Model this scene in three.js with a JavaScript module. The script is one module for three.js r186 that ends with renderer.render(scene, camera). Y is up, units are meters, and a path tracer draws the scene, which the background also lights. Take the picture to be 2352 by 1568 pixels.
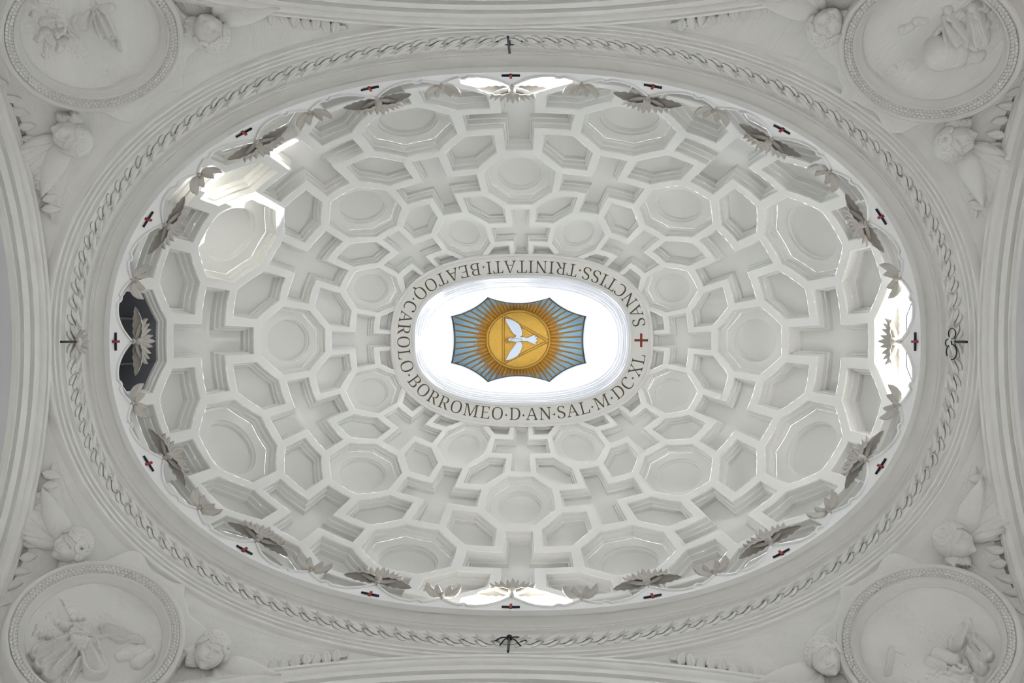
import * as THREE from 'three';
import { mergeGeometries } from 'three/addons/utils/BufferGeometryUtils.js';
import { TextGeometry } from 'three/addons/geometries/TextGeometry.js';
import { FontLoader } from 'three/addons/loaders/FontLoader.js';
import { ImprovedNoise } from 'three/addons/math/ImprovedNoise.js';

// ------------------------------------------------------------------ camera, sky, sun, exposure
const EYE = 1.4;                       // the photographer's eye over the floor
const H = (h) => h + EYE;              // heights below are measured from the eye
const scene = new THREE.Scene();
const FPX = 2200;                      // focal length in pixels of a 2352 x 1568 frame
const camera = new THREE.PerspectiveCamera(2 * Math.atan(784 / FPX) * 180 / Math.PI, 2352 / 1568, 0.05, 300);
camera.position.set(0.5, EYE, 0.08);
camera.up.set(0, 0, 1);
camera.lookAt(0.5 - 61 / FPX, EYE + 1, 0.08 - 10 / FPX);
scene.add(camera);

const renderer = new THREE.WebGLRenderer({ antialias: true });
renderer.toneMapping = THREE.LinearToneMapping;
renderer.toneMappingExposure = 2.0;
renderer.shadowMap.enabled = true;

{ // a bright hazy sky
  const w = 64, hh = 32, d = new Float32Array(w * hh * 4);
  for (let j = 0; j < hh; j++) for (let i = 0; i < w; i++) {
    const el = ((j + 0.5) / hh - 0.5) * Math.PI, up = Math.max(0, Math.sin(el));
    const k = (j * w + i) * 4, f = Math.pow(1 - up, 2);
    const b = el < 0 ? 0.18 : 1;
    d[k] = b * (0.86 + 0.12 * f); d[k + 1] = b * (0.94 + 0.05 * f); d[k + 2] = b * (1.06 - 0.03 * f); d[k + 3] = 1;
  }
  const t = new THREE.DataTexture(d, w, hh, THREE.RGBAFormat, THREE.FloatType);
  t.mapping = THREE.EquirectangularReflectionMapping; t.magFilter = THREE.LinearFilter; t.minFilter = THREE.LinearFilter; t.needsUpdate = true;
  scene.background = t; scene.environment = t;
  scene.backgroundIntensity = 9; scene.environmentIntensity = 9;
}
const sun = new THREE.DirectionalLight(0xfffaf2, 26);
{
  const az = [0.878, -0.479], el = 42.2 * Math.PI / 180;
  sun.position.set(az[0] * Math.cos(el) * 40, 20 + Math.sin(el) * 40, az[1] * Math.cos(el) * 40);
  sun.target.position.set(0, 20, 0);
  sun.castShadow = true; sun.shadow.mapSize.set(2048, 2048);
  Object.assign(sun.shadow.camera, { left: -16, right: 16, top: 20, bottom: -24, near: 1, far: 100 });
  scene.add(sun, sun.target);
}

// ------------------------------------------------------------------ helpers
const TAU = Math.PI * 2, { abs, sin, cos, sqrt, pow, min, max, PI, atan2, hypot, sign, exp, floor } = Math;
let seed = 7;
const rnd = () => { seed = (seed * 1664525 + 1013904223) >>> 0; return seed / 4294967296; };
const noise = new ImprovedNoise();
const mix = (a, b, t) => a + (b - a) * t, clamp = (x, a, b) => max(a, min(b, x));
const sstep = (a, b, x) => { const t = clamp((x - a) / (b - a), 0, 1); return t * t * (3 - 2 * t); };
const v3 = (p) => new THREE.Vector3(p[0], p[1], p[2]);
const used = {};
function numbered(n) { used[n] = (used[n] ?? -1) + 1; return used[n] ? `${n}_${String(used[n]).padStart(3, '0')}` : n; }

class GB { // collects grids and builds one geometry
  constructor() { this.p = []; this.i = []; this.n = []; }
  grid(nu, nv, fn, nf) {
    const o = this.p.length / 3;
    for (let j = 0; j <= nv; j++) for (let i = 0; i <= nu; i++) {
      const q = fn(i / nu, j / nv, i, j); this.p.push(q[0], q[1], q[2]);
      const n = nf ? nf(i / nu, j / nv, i, j) : null; n ? this.n.push(n[0], n[1], n[2]) : this.n.push(0, 0, 0);
    }
    for (let j = 0; j < nv; j++) for (let i = 0; i < nu; i++) {
      const a = o + j * (nu + 1) + i, b = a + 1, c = a + nu + 1, d = c + 1;
      this.i.push(a, b, d, a, d, c);
    }
    return this;
  }
  box(cx, cy, cz, sx, sy, sz) { return this.add(new THREE.BoxGeometry(sx, sy, sz).translate(cx, cy, cz)); }
  add(g) {
    const o = this.p.length / 3, P = g.attributes.position, N = g.attributes.normal;
    for (let k = 0; k < P.count; k++) { this.p.push(P.getX(k), P.getY(k), P.getZ(k)); this.n.push(N.getX(k), N.getY(k), N.getZ(k)); }
    if (g.index) for (const k of g.index.array) this.i.push(o + k); else for (let k = 0; k < P.count; k++) this.i.push(o + k);
    return this;
  }
  geo() {
    const g = new THREE.BufferGeometry();
    g.setAttribute('position', new THREE.Float32BufferAttribute(this.p, 3));
    g.setIndex(this.i); g.computeVertexNormals();
    const N = g.attributes.normal, uv = [];
    for (let k = 0; k < N.count; k++) {
      if (this.n[3 * k] || this.n[3 * k + 1] || this.n[3 * k + 2]) N.setXYZ(k, this.n[3 * k], this.n[3 * k + 1], this.n[3 * k + 2]);
      uv.push(this.p[3 * k] + 0.37 * this.p[3 * k + 1], this.p[3 * k + 2] + 0.61 * this.p[3 * k + 1]);
    }
    g.setAttribute('uv', new THREE.Float32BufferAttribute(uv, 2));
    return g;
  }
}
function part(name, geo, mat, parent) {
  if (geo instanceof GB) geo = geo.geo();
  const m = new THREE.Mesh(geo, mat); m.name = parent === scene ? numbered(name) : name; m.castShadow = m.receiveShadow = true; parent.add(m); return m;
}
function tag(o, label, category, group) { o.userData = { label, category }; if (group) o.userData.group = group; return o; }
function struct(o, label) { o.userData.kind = 'structure'; if (label) o.userData.label = label; return o; }
function root(name, pos = [0, 0, 0]) { const g = new THREE.Group(); g.name = numbered(name); g.position.set(...pos); scene.add(g); return g; }
function spline(xs, ys) { // natural cubic
  const n = xs.length, m = new Array(n).fill(0), u = new Array(n).fill(0);
  for (let i = 1; i < n - 1; i++) {
    const s = (xs[i] - xs[i - 1]) / (xs[i + 1] - xs[i - 1]), p = s * m[i - 1] + 2;
    m[i] = (s - 1) / p;
    u[i] = (6 * ((ys[i + 1] - ys[i]) / (xs[i + 1] - xs[i]) - (ys[i] - ys[i - 1]) / (xs[i] - xs[i - 1])) / (xs[i + 1] - xs[i - 1]) - s * u[i - 1]) / p;
  }
  for (let k = n - 2; k >= 0; k--) m[k] = m[k] * m[k + 1] + u[k];
  return (x) => {
    let k = 0; while (k < n - 2 && x > xs[k + 1]) k++;
    const h = xs[k + 1] - xs[k], a = (xs[k + 1] - x) / h, b = (x - xs[k]) / h;
    return a * ys[k] + b * ys[k + 1] + ((a * a * a - a) * m[k] + (b * b * b - b) * m[k + 1]) * h * h / 6;
  };
}

// ------------------------------------------------------------------ materials
function noiseTexture(size, lo, hi, freq, oct, srgb) {
  const d = new Uint8Array(size * size * 4);
  for (let y = 0; y < size; y++) for (let x = 0; x < size; x++) {
    let v = 0, a = 1, s = 0;
    for (let o = 0; o < oct; o++) { // periodic: sample a torus
      const f = freq * (1 << o) / TAU, X = x / size * TAU, Y = y / size * TAU;
      v += a * noise.noise(cos(X) * f + 7.3 * o, sin(X) * f + cos(Y) * f * 0.83, sin(Y) * f + 3.1); s += a; a *= 0.55;
    }
    const t = clamp(0.5 + 0.9 * v / s, 0, 1), k = (y * size + x) * 4;
    for (let c = 0; c < 3; c++) d[k + c] = 255 * mix(lo[c] ?? lo, hi[c] ?? hi, t);
    d[k + 3] = 255;
  }
  const t = new THREE.DataTexture(d, size, size); t.wrapS = t.wrapT = THREE.RepeatWrapping; t.magFilter = THREE.LinearFilter; t.minFilter = THREE.LinearMipmapLinearFilter; t.generateMipmaps = true;
  if (srgb) t.colorSpace = THREE.SRGBColorSpace; t.needsUpdate = true; return t;
}
const mottled = noiseTexture(256, [0.93, 0.925, 0.91], [1, 1, 1], 5, 4, false); mottled.repeat.set(0.45, 0.45);
const grit = noiseTexture(256, [0, 0, 0], [1, 1, 1], 24, 3, false); grit.repeat.set(1.6, 1.6);
const std = (r, g, b, o = {}) => new THREE.MeshStandardMaterial({ color: new THREE.Color().setRGB(r, g, b), roughness: 0.88, side: THREE.DoubleSide, ...o });
const M = {
  dome: std(0.80, 0.80, 0.77),
  ring: std(0.80, 0.795, 0.765, { map: mottled }),
  crest: std(0.80, 0.80, 0.78),
  stucco: std(0.77, 0.765, 0.73, { map: mottled, bumpMap: grit, bumpScale: 0.006 }),
  smooth: std(0.80, 0.795, 0.765, { map: mottled }),
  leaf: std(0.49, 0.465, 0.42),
  lantern: std(0.80, 0.81, 0.83),
  wall: std(0.80, 0.79, 0.76),
  vault: std(0.62, 0.625, 0.635),
  floor: std(0.52, 0.50, 0.47, { roughness: 0.5 }),
  letter: std(0.10, 0.085, 0.055), red: std(0.22, 0.045, 0.03), navy: std(0.022, 0.024, 0.04), crossRed: std(0.30, 0.03, 0.035),
  iron: std(0.012, 0.012, 0.012, { roughness: 0.6 }), darkLead: std(0.03, 0.03, 0.035),
  shutter: std(0.25, 0.265, 0.29, { roughness: 0.7 }),
  gold: std(0.225, 0.127, 0.017, { roughness: 0.36, metalness: 0.75, bumpMap: grit, bumpScale: 0.008 }), goldRay: std(0.27, 0.14, 0.024, { roughness: 0.5, metalness: 0.4 }), goldLine: std(0.21, 0.11, 0.008, { roughness: 0.5, metalness: 0.5 }),
  flame: std(0.42, 0.23, 0.04, { roughness: 0.5, metalness: 0.3 }),
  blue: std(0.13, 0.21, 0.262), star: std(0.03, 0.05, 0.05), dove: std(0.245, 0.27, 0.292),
  glass: new THREE.MeshPhysicalMaterial({ color: 0xffffff, transmission: 1, roughness: 0.02, thickness: 0, ior: 1.5, side: THREE.DoubleSide }),
};

// ------------------------------------------------------------------ ovals
const TH = (u) => { // column number -> angle; columns are squeezed towards the long axis
  const q = floor(u / 4), w0 = u - q * 4, w = (q & 1) ? 4 - w0 : w0;
  const t = 22.5 * w + 4.7 * sin(PI * w / 4) + 1.1 * sin(PI * w / 2);
  return ((q & 1) ? 90 * (q + 1) - t : 90 * q + t) * PI / 180;
};
function oval(a, b, n, th) { const c = cos(th), s = sin(th), k = pow(pow(abs(c), n) + pow(abs(s), n), -1 / n); return [a * c * k, b * s * k]; }
function ovalFrame(a, b, n, th, e = 0) { // point moved e inwards, with tangent and inward normal
  const d = 1e-3, p = oval(a, b, n, th), q = oval(a, b, n, th + d), r = oval(a, b, n, th - d);
  let tx = q[0] - r[0], tz = q[1] - r[1]; const l = hypot(tx, tz); tx /= l; tz /= l;
  const nx = -tz, nz = tx;
  return { x: p[0] + nx * e, z: p[1] + nz * e, tx, tz, nx, nz };
}
function sweepOval(runs, a, b, n, seg = 320) { // runs: lists of [inwards, height]; each list is one smooth strip
  const g = new GB(), fr = [];
  for (let i = 0; i <= seg; i++) fr.push(ovalFrame(a, b, n, i / seg * TAU));
  for (const run of runs) g.grid(seg, run.length - 1, (u, v, i, j) => { const f = fr[i], [e, h] = run[j]; return [f.x + f.nx * e, H(h), f.z + f.nz * e]; });
  return g;
}
const polyRuns = (pts) => pts.slice(1).map((p, i) => [pts[i], p]);
const arcRun = (p, q, bulge, n = 6) => Array.from({ length: n + 1 }, (_, i) => { const t = i / n, dx = q[0] - p[0], dy = q[1] - p[1], k = bulge * 4 * t * (1 - t); return [p[0] + dx * t - dy * k, p[1] + dy * t + dx * k]; });

// ------------------------------------------------------------------ the coffered dome
const VR = [-0.62, 0, 1, 2, 3, 3.5];
const domeH = spline(VR, [16.97, 18.26, 20.44, 22.2, 23.52, 24.0]);
const domeA = spline(VR, [7.50, 7.32, 6.58, 5.26, 3.86, 3.19]);
const domeB = spline(VR, [5.14, 5.07, 4.69, 3.68, 2.60, 2.06]);
const domeN = (v) => mix(2.25, 2.55, clamp((v - 1) / 2.5, 0, 1));
const surf0 = (u, v) => { const [x, z] = oval(domeA(v), domeB(v), domeN(v), TH(u)); return [x, H(domeH(v)), z]; };
function surfN(u, v) {
  const d = 0.01, a = surf0(u + d, v), b = surf0(u - d, v), c = surf0(u, v + d), e = surf0(u, v - d);
  const n = new THREE.Vector3().crossVectors(v3(c).sub(v3(e)), v3(a).sub(v3(b))).normalize();
  if (n.x * a[0] + n.z * a[2] < 0) n.negate();
  return [n.x, n.y, n.z];                                   // outwards
}
const domeP = (u, v, d) => { const p = surf0(u, v); if (!d) return p; const n = surfN(u, v); return [p[0] + n[0] * d, p[1] + n[1] * d, p[2] + n[2] * d]; };
const inwardN = (u, v) => surfN(u, v).map((x) => -x);
const OA = 0.46, OB = OA * 0.4142;                          // half width of an octagon cell, half length of its side
const RIB = 0.043;
const octPoly = (u, v) => [[OA, OB], [OB, OA], [-OB, OA], [-OA, OB], [-OA, -OB], [-OB, -OA], [OB, -OA], [OA, -OB]].map(([x, y]) => [u + x, v + y]);
const T = 1 - OA;
const crossPoly = (u, v) => [[T, -OB], [T, OB], [OB, OB], [OB, T], [-OB, T], [-OB, OB], [-T, OB], [-T, -OB], [-OB, -OB], [-OB, -T], [OB, -T], [OB, -OB]].map(([x, y]) => [u + x, v + y]);
const hexPoly = (u, v, flip) => { // lies between octagons at its lower left and upper right, or mirrored
  const p = [[1 - OB, OB], [1 - OB, 1 - OA], [1 - OA, 1 - OB], [OB, 1 - OB], [OB, OA], [OA, OB]];
  const q = p.map(([x, y]) => [u + (flip ? 1 - x : x) - 0.5, v + y - 0.5]); return flip ? q.reverse() : q;
};
function clip(poly, lo, hi) {
  const half = (P, keep, cut) => { const o = []; P.forEach((a, i) => { const b = P[(i + 1) % P.length]; if (keep(a)) o.push(a); if (keep(a) !== keep(b)) { const t = (cut - a[1]) / (b[1] - a[1]); o.push([mix(a[0], b[0], t), cut]); } }); return o; };
  return half(half(poly, (p) => p[1] >= lo - 1e-9, lo), (p) => p[1] <= hi + 1e-9, hi);
}
function inset(P, d) {
  const n = P.length, E = P.map((a, i) => { const b = P[(i + 1) % n], l = hypot(b[0] - a[0], b[1] - a[1]); return { p: a, d: [(b[0] - a[0]) / l, (b[1] - a[1]) / l] }; });
  return P.map((_, i) => {
    const A = E[(i + n - 1) % n], B = E[i], na = [-A.d[1], A.d[0]], nb = [-B.d[1], B.d[0]];
    const det = A.d[0] * B.d[1] - A.d[1] * B.d[0];
    const pa = [A.p[0] + na[0] * d, A.p[1] + na[1] * d], pb = [B.p[0] + nb[0] * d, B.p[1] + nb[1] * d];
    if (abs(det) < 1e-6) return pb;
    const t = ((pb[0] - pa[0]) * B.d[1] - (pb[1] - pa[1]) * B.d[0]) / det;
    return [pa[0] + A.d[0] * t, pa[1] + A.d[1] * t];
  });
}
const along = (P, Q, m, k, s) => [mix(P[k][0], P[(k + 1) % P.length][0], s), mix(P[k][1], P[(k + 1) % P.length][1], s)];
const ribs = new GB();
function cellSize(u, v) { const d = 0.05, a = v3(surf0(u + d, v)), b = v3(surf0(u - d, v)), c = v3(surf0(u, v + d)), e = v3(surf0(u, v - d)); return sqrt(a.distanceTo(b) * c.distanceTo(e)) / (2 * d); }
function ribStrip(P, Q) { // dome face between the cell's outline and the edge of its recess
  P.forEach((_, k) => { const m = max(2, Math.round(hypot(P[(k + 1) % P.length][0] - P[k][0], P[(k + 1) % P.length][1] - P[k][1]) / 0.09)); 
    const at = (s, t) => { const a = along(P, 0, m, k, s), b = along(Q, 0, m, k, s); return [mix(a[0], b[0], t), mix(a[1], b[1], t)]; };
    ribs.grid(m, 1, (s, t) => { const q = at(s, t); return domeP(q[0], q[1], 0); }, (s, t) => inwardN(...at(s, t))); });
}
function wallSteps(g, P, steps, L) { // the stepped sides of a recess: [inset, depth] pairs in cell units
  for (let i = 0; i + 1 < steps.length; i++) {
    const A = inset(P, steps[i][0]), B = inset(P, steps[i + 1][0]);
    P.forEach((_, k) => { const m = max(2, Math.round(hypot(A[(k + 1) % P.length][0] - A[k][0], A[(k + 1) % P.length][1] - A[k][1]) / 0.11));
      g.grid(m, 1, (s, t) => { const q = along(t ? B : A, 0, m, k, s); return domeP(q[0], q[1], L * steps[i + t][1]); }); });
  }
  return inset(P, steps[steps.length - 1][0]);
}
function loopPts(P, step) { const o = []; P.forEach((a, k) => { const b = P[(k + 1) % P.length], m = max(2, Math.round(hypot(b[0] - a[0], b[1] - a[1]) / step)); for (let i = 0; i < m; i++) o.push([mix(a[0], b[0], i / m), mix(a[1], b[1], i / m)]); }); return o; }
function floorRings(g, loop, c, depth, rings, dish = 0) { const n = loop.length; g.grid(n, rings, (s, t, i) => { const a = loop[i % n]; return domeP(mix(a[0], c[0], t), mix(a[1], c[1], t), depth + dish * (1 - pow(1 - t, 2))); }); }
const SIDE = [[0, 0], [0.007, 0.01], [0.007, 0.06], [0.024, 0.064], [0.03, 0.105], [0.044, 0.11], [0.046, 0.155]];
const OSIDE = [[0, 0], [0.007, 0.01], [0.007, 0.055], [0.026, 0.06], [0.032, 0.10], [0.05, 0.105], [0.052, 0.125]];

const DX = 0.07;                       // the dome sits a little off the axis of its ring
const dome = root('ceiling_dome', [DX, 0, 0]); struct(dome, 'oval coffered plaster dome of octagons, crosses and hexagons');
function hexCoffer(u, v, flip) {
  const P = clip(hexPoly(u, v, flip), -0.5, 3.5), c = [0, 0]; P.forEach((p) => { c[0] += p[0] / P.length; c[1] += p[1] / P.length; });
  const Q = inset(P, RIB), L = cellSize(c[0], c[1]); ribStrip(P, Q);
  const g = new GB(), F = wallSteps(g, Q, SIDE, L); floorRings(g, loopPts(F, 0.1), c, L * 0.155, 3);
  part('hexagonal_coffer', g, M.dome, dome);
}
function crossCoffer(u, v) {
  const P = clip(crossPoly(u, v), -0.5, 3.5), Q = inset(P, RIB), L = cellSize(u, v); ribStrip(P, Q);
  const g = new GB(), F = wallSteps(g, Q, SIDE, L); floorRings(g, loopPts(F, 0.1), [u, v], L * 0.155, 4);
  part('cross_coffer', g, M.dome, dome);
}
function octCoffer(u, v) {
  const P = octPoly(u, v), Q = inset(P, RIB), L = cellSize(u, v); ribStrip(P, Q);
  const g = new GB(), F = wallSteps(g, Q, OSIDE, L), loop = loopPts(F, 0.05), n = loop.length, R = 0.27;
  const circ = (i, r) => { const a = loop[i % n], t = atan2(a[1] - v, a[0] - u); return [u + r * cos(t), v + r * sin(t)]; };
  g.grid(n, 2, (s, t, i) => { const a = loop[i % n], b = circ(i, R); return domeP(mix(a[0], b[0], t), mix(a[1], b[1], t), L * 0.125); });
  const o = part('octagonal_coffer', g, M.dome, dome), r = new GB();
  const st = [[R, 0.125], [R, 0.150], [R - 0.018, 0.155], [R - 0.024, 0.195]];
  for (let k = 0; k + 1 < st.length; k++) r.grid(n, 1, (s, t, i) => { const [rr, dd] = st[k + t]; const q = circ(i, rr); return domeP(q[0], q[1], L * dd); });
  r.grid(n, 6, (s, t, i) => { const q = circ(i, (R - 0.024) * (1 - t)); return domeP(q[0], q[1], L * (0.195 + 0.045 * (1 - pow(1 - t, 2)))); });
  part('round_recess', r, M.dome, o);
}
// windows in the foot of the dome
const winNames = [];
function domeWindow(u, open, number) {
  const P = octPoly(u, 0), Q = inset(P, RIB), L = cellSize(u, 0); ribStrip(P, Q);
  const w = root(`window_${number}`, [DX, 0, 0]); struct(w, open ? 'octagonal window at the foot of the dome, open to the bright sky' : 'octagonal window at the foot of the dome, closed and dark');
  const g = new GB(), steps = [[0, 0], [0.007, 0.008], [0.007, 0.03], [0.022, 0.034], [0.028, 0.055], [0.04, 0.06], [0.042, 0.08]];
  const F = wallSteps(g, Q, steps, L); part('window_frame', g, M.dome, w);
  const pane = (d, f = 1) => { const q = new GB(); floorRings(q, loopPts(inset(F, 0.002), 0.08), [u, 0], L * d, 2); return q; };
  if (open) {
    part('pane', pane(0.075), M.glass, w);
    const m = new GB(), bar = (a, b, r = 0.014) => m.add(new THREE.TubeGeometry(new THREE.LineCurve3(v3(domeP(a[0], a[1], L * 0.065)), v3(domeP(b[0], b[1], L * 0.065))), 1, r, 6));
    bar([u - 0.19, 0.06], [u + 0.19, 0.06]); bar([u - 0.19, 0.06], [u - 0.36, -0.12]); bar([u + 0.19, 0.06], [u + 0.36, -0.12]);
    part('muntin', m, M.darkLead, w);
  } else {
    const t = new GB(); wallSteps(t, F, [[0, 0.08], [0, 0.5]], L); floorRings(t, loopPts(F, 0.08), [u, 0], L * 0.5, 2); part('shutter', t, M.shutter, w);
    for (const s of [-0.17, 0.17]) { const b = new GB(); b.add(new THREE.TubeGeometry(new THREE.LineCurve3(v3(domeP(u + s, -0.38, L * 0.3)), v3(domeP(u + s, 0.38, L * 0.3))), 1, 0.02, 6)); part('bar', b, M.shutter, w); }
  }
}
for (let k = 0; k < 16; k++) for (let r = 0; r < 4; r++) {
  if ((k + r) & 1) crossCoffer(k, r);
  else if (r === 0 && k % 4 === 0) domeWindow(k, k !== 8, k / 4 + 1);
  else octCoffer(k, r);
}
for (let k = 0; k < 16; k++) for (let r = -1; r < 4; r++) hexCoffer(k + 0.5, r + 0.5, (k + r) & 1);
const flat = (u0, u1, v0, v1) => ribs.grid(max(2, Math.round((u1 - u0) / 0.09)), 1, (s, t) => domeP(mix(u0, u1, s), mix(v0, v1, t), 0), (s, t) => inwardN(mix(u0, u1, s), mix(v0, v1, t)));
for (let k = 0; k < 16; k++) { if (k & 1) flat(k - OB, k + OB, 3 + OA, 3.5); else flat(k - OB, k + OB, -0.5, -OA); }
flat(0, 16, -0.62, -0.5); flat(0, 16, 3.5, 3.55);
part('rib_lattice', ribs, M.dome, dome);

// ------------------------------------------------------------------ oval entablature under the dome
const RA = 7.69, RB = 5.27, RN = 2.25;
const entab = root('trim_1'); struct(entab, 'oval entablature ring under the dome');
part('architrave', sweepOval([...polyRuns([[-0.15, 15.74], [0.0, 15.74]]), arcRun([0.0, 15.74], [0.0, 15.80], 0.6, 8), ...polyRuns([[0.0, 15.80], [0.0, 15.86]]), arcRun([0.0, 15.86], [0.03, 15.91], 0.7, 8), ...polyRuns([[0.03, 15.91], [0.03, 15.97]]), arcRun([0.03, 15.97], [0.06, 16.02], 0.7, 8), ...polyRuns([[0.06, 16.02], [0.06, 16.08]]), arcRun([0.06, 16.08], [0.10, 16.15], 0.6, 8), ...polyRuns([[0.10, 16.15], [0.10, 16.17], [0.05, 16.18]])], RA, RB, RN), M.ring, entab);
part('frieze', sweepOval([arcRun([0.05, 16.18], [0.05, 16.72], -0.08, 10)], RA, RB, RN), M.ring, entab);
part('bed_moulding', sweepOval([...polyRuns([[0.05, 16.72], [0.10, 16.73], [0.10, 16.77]]), arcRun([0.10, 16.77], [0.16, 16.83], 0.25), ...polyRuns([[0.16, 16.83], [0.18, 16.83], [0.18, 16.86]]), arcRun([0.18, 16.86], [0.21, 16.89], -0.3), ...polyRuns([[0.21, 16.89], [0.23, 16.89]])], RA, RB, RN), M.ring, entab);
part('corona', sweepOval([arcRun([0.23, 16.89], [0.45, 16.955], 0.16, 8), ...polyRuns([[0.45, 16.955], [0.47, 16.955], [0.47, 17.02], [-0.15, 17.02]])], RA, RB, RN), M.ring, entab);
// laurel garland: bunches of three leaves along the frieze
function lobeInto(g, { ang = 0, len = 0.5, wid = 0.1, curl = 0.1, thick = 0.03, soft = 0.8, x = 0, y = 0, z = 0, lift = 0, blunt = 0.75, nu = 10, rib = 0.012, wave = 0 }) {
  const dx = sin(ang), dy = cos(ang), px = dy, py = -dx;
  const at = (s, c, side) => {
    const w = wid * pow(max(0, sin(PI * pow(s, blunt))), soft) * (1 + wave * sin(s * 22)), r = len * s;
    const zz = z + lift * s + curl * s * s + side * thick * sqrt(max(0, 1 - c * c)) * min(1, 3 * s + 0.3) + (side > 0 ? -rib * exp(-c * c * 40) : 0) - 0.25 * w * c * c * sign(curl || 1);
    return [x + dx * r + px * w * c, y + dy * r + py * w * c, zz];
  };
  for (const side of [1, -1]) g.grid(8, nu, (c, s) => at(s, c * 2 - 1, side));
}
{
  const b = new GB(); // local: x along the band, y up, z inwards
  lobeInto(b, { ang: 1.12, len: 0.29, wid: 0.048, curl: 0.02, lift: 0.05, thick: 0.025, x: -0.14, y: -0.09, z: 0.03 });
  lobeInto(b, { ang: 1.57, len: 0.30, wid: 0.05, curl: 0.03, lift: 0.08, thick: 0.03, x: -0.13, y: 0.0, z: 0.05 });
  lobeInto(b, { ang: 2.02, len: 0.29, wid: 0.048, curl: 0.02, lift: 0.05, thick: 0.025, x: -0.14, y: 0.1, z: 0.03 });
  lobeInto(b, { ang: 0.85, len: 0.24, wid: 0.042, curl: 0.01, lift: 0.02, thick: 0.02, x: -0.05, y: -0.2, z: 0.02 });
  lobeInto(b, { ang: 2.3, len: 0.24, wid: 0.042, curl: 0.01, lift: 0.02, thick: 0.02, x: -0.05, y: 0.2, z: 0.02 });
  
  const geo = b.geo();
  // equal steps of arc length
  const N = 1600, L = [0], P = []; for (let i = 0; i <= N; i++) { P.push(oval(RA, RB, RN, i / N * TAU)); if (i) L.push(L[i - 1] + hypot(P[i][0] - P[i - 1][0], P[i][1] - P[i - 1][1])); }
  const count = 148; let k = 0;
  for (let i = 0; i < count; i++) {
    const l = (i + 0.5) / count * L[N]; while (L[k + 1] < l) k++;
    const f = ovalFrame(RA, RB, RN, (k + (l - L[k]) / (L[k + 1] - L[k])) / N * TAU, 0.075);
    const dir = (f.x * f.z > 0) ? 1 : -1;                   // the bunches point from the ends of the short axis to the long one
    const m = part('laurel_bunch', geo, M.ring, entab);
    m.matrixAutoUpdate = true;
    const X = new THREE.Vector3(f.tx * -dir, 0, f.tz * -dir), Y = new THREE.Vector3(0, dir > 0 ? 1 : 1, 0), Z = new THREE.Vector3(f.nx, 0, f.nz);
    m.quaternion.setFromRotationMatrix(new THREE.Matrix4().makeBasis(new THREE.Vector3().crossVectors(Y, Z), Y, Z));
    if (X.dot(new THREE.Vector3().crossVectors(Y, Z)) < 0) m.rotateZ(PI);
    m.position.set(f.x, H(16.45), f.z);
  }
}

// ------------------------------------------------------------------ the crest of cusps on the entablature
const CA = 7.22, CB = 4.80, CN = 2.25, C0 = 17.0;
function crestH(u) {
  const s = abs(u - Math.round(u));                         // 0 under a palmette, 0.5 under a small leaf
  const lo = 0.30;
  let h = lo + 0.02 * cos(s * TAU * 2);
  if (s < 0.30) h += (0.98 - lo) * pow(1 - s / 0.30, 2.3);
  if (s > 0.32) h += (0.66 - lo) * pow((s - 0.32) / 0.18, 2.2);
  return h + 0.10 * sqrt(max(0, 1 - pow((s - 0.335) / 0.028, 2)));
}
const crest = root('trim_2'); struct(crest, 'white scalloped crest of cusps around the foot of the dome');
{
  const n = 16 * 96, fr = []; for (let i = 0; i <= n; i++) fr.push(ovalFrame(CA, CB, CN, TH(i / 96)));
  const at = (i, e, h) => { const f = fr[i]; return [f.x + f.nx * e, H(h), f.z + f.nz * e]; };
  const g = new GB(), r = new GB(), ch = (i) => C0 + crestH(i / 96);
  g.grid(n, 4, (u, t, i) => at(i, 0, mix(C0, ch(i) - 0.075, t)));
  g.grid(n, 1, (u, t, i) => at(i, -0.14, mix(C0, ch(i), t)));
  r.grid(n, 1, (u, t, i) => at(i, t * 0.035, ch(i) - 0.085 + 0.01 * t));
  r.grid(n, 1, (u, t, i) => at(i, 0.035, mix(ch(i) - 0.075, ch(i) - 0.012, t)));
  r.grid(n, 2, (u, t, i) => at(i, mix(0.035, -0.14, t), ch(i) - (t === 0 ? 0.012 : 0)));
  for (const [a, b] of [[[-0.06, 16.94], [0.04, 16.94]], [[0.04, 16.94], [0.04, 17.03]], [[0.04, 17.03], [-0.01, 17.036]]]) g.grid(n, 1, (u, t, i) => at(i, mix(a[0], b[0], t), mix(a[1], b[1], t)));
  part('crest_band', g, M.crest, crest); part('crest_rim', r, M.crest, crest);
}

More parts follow.
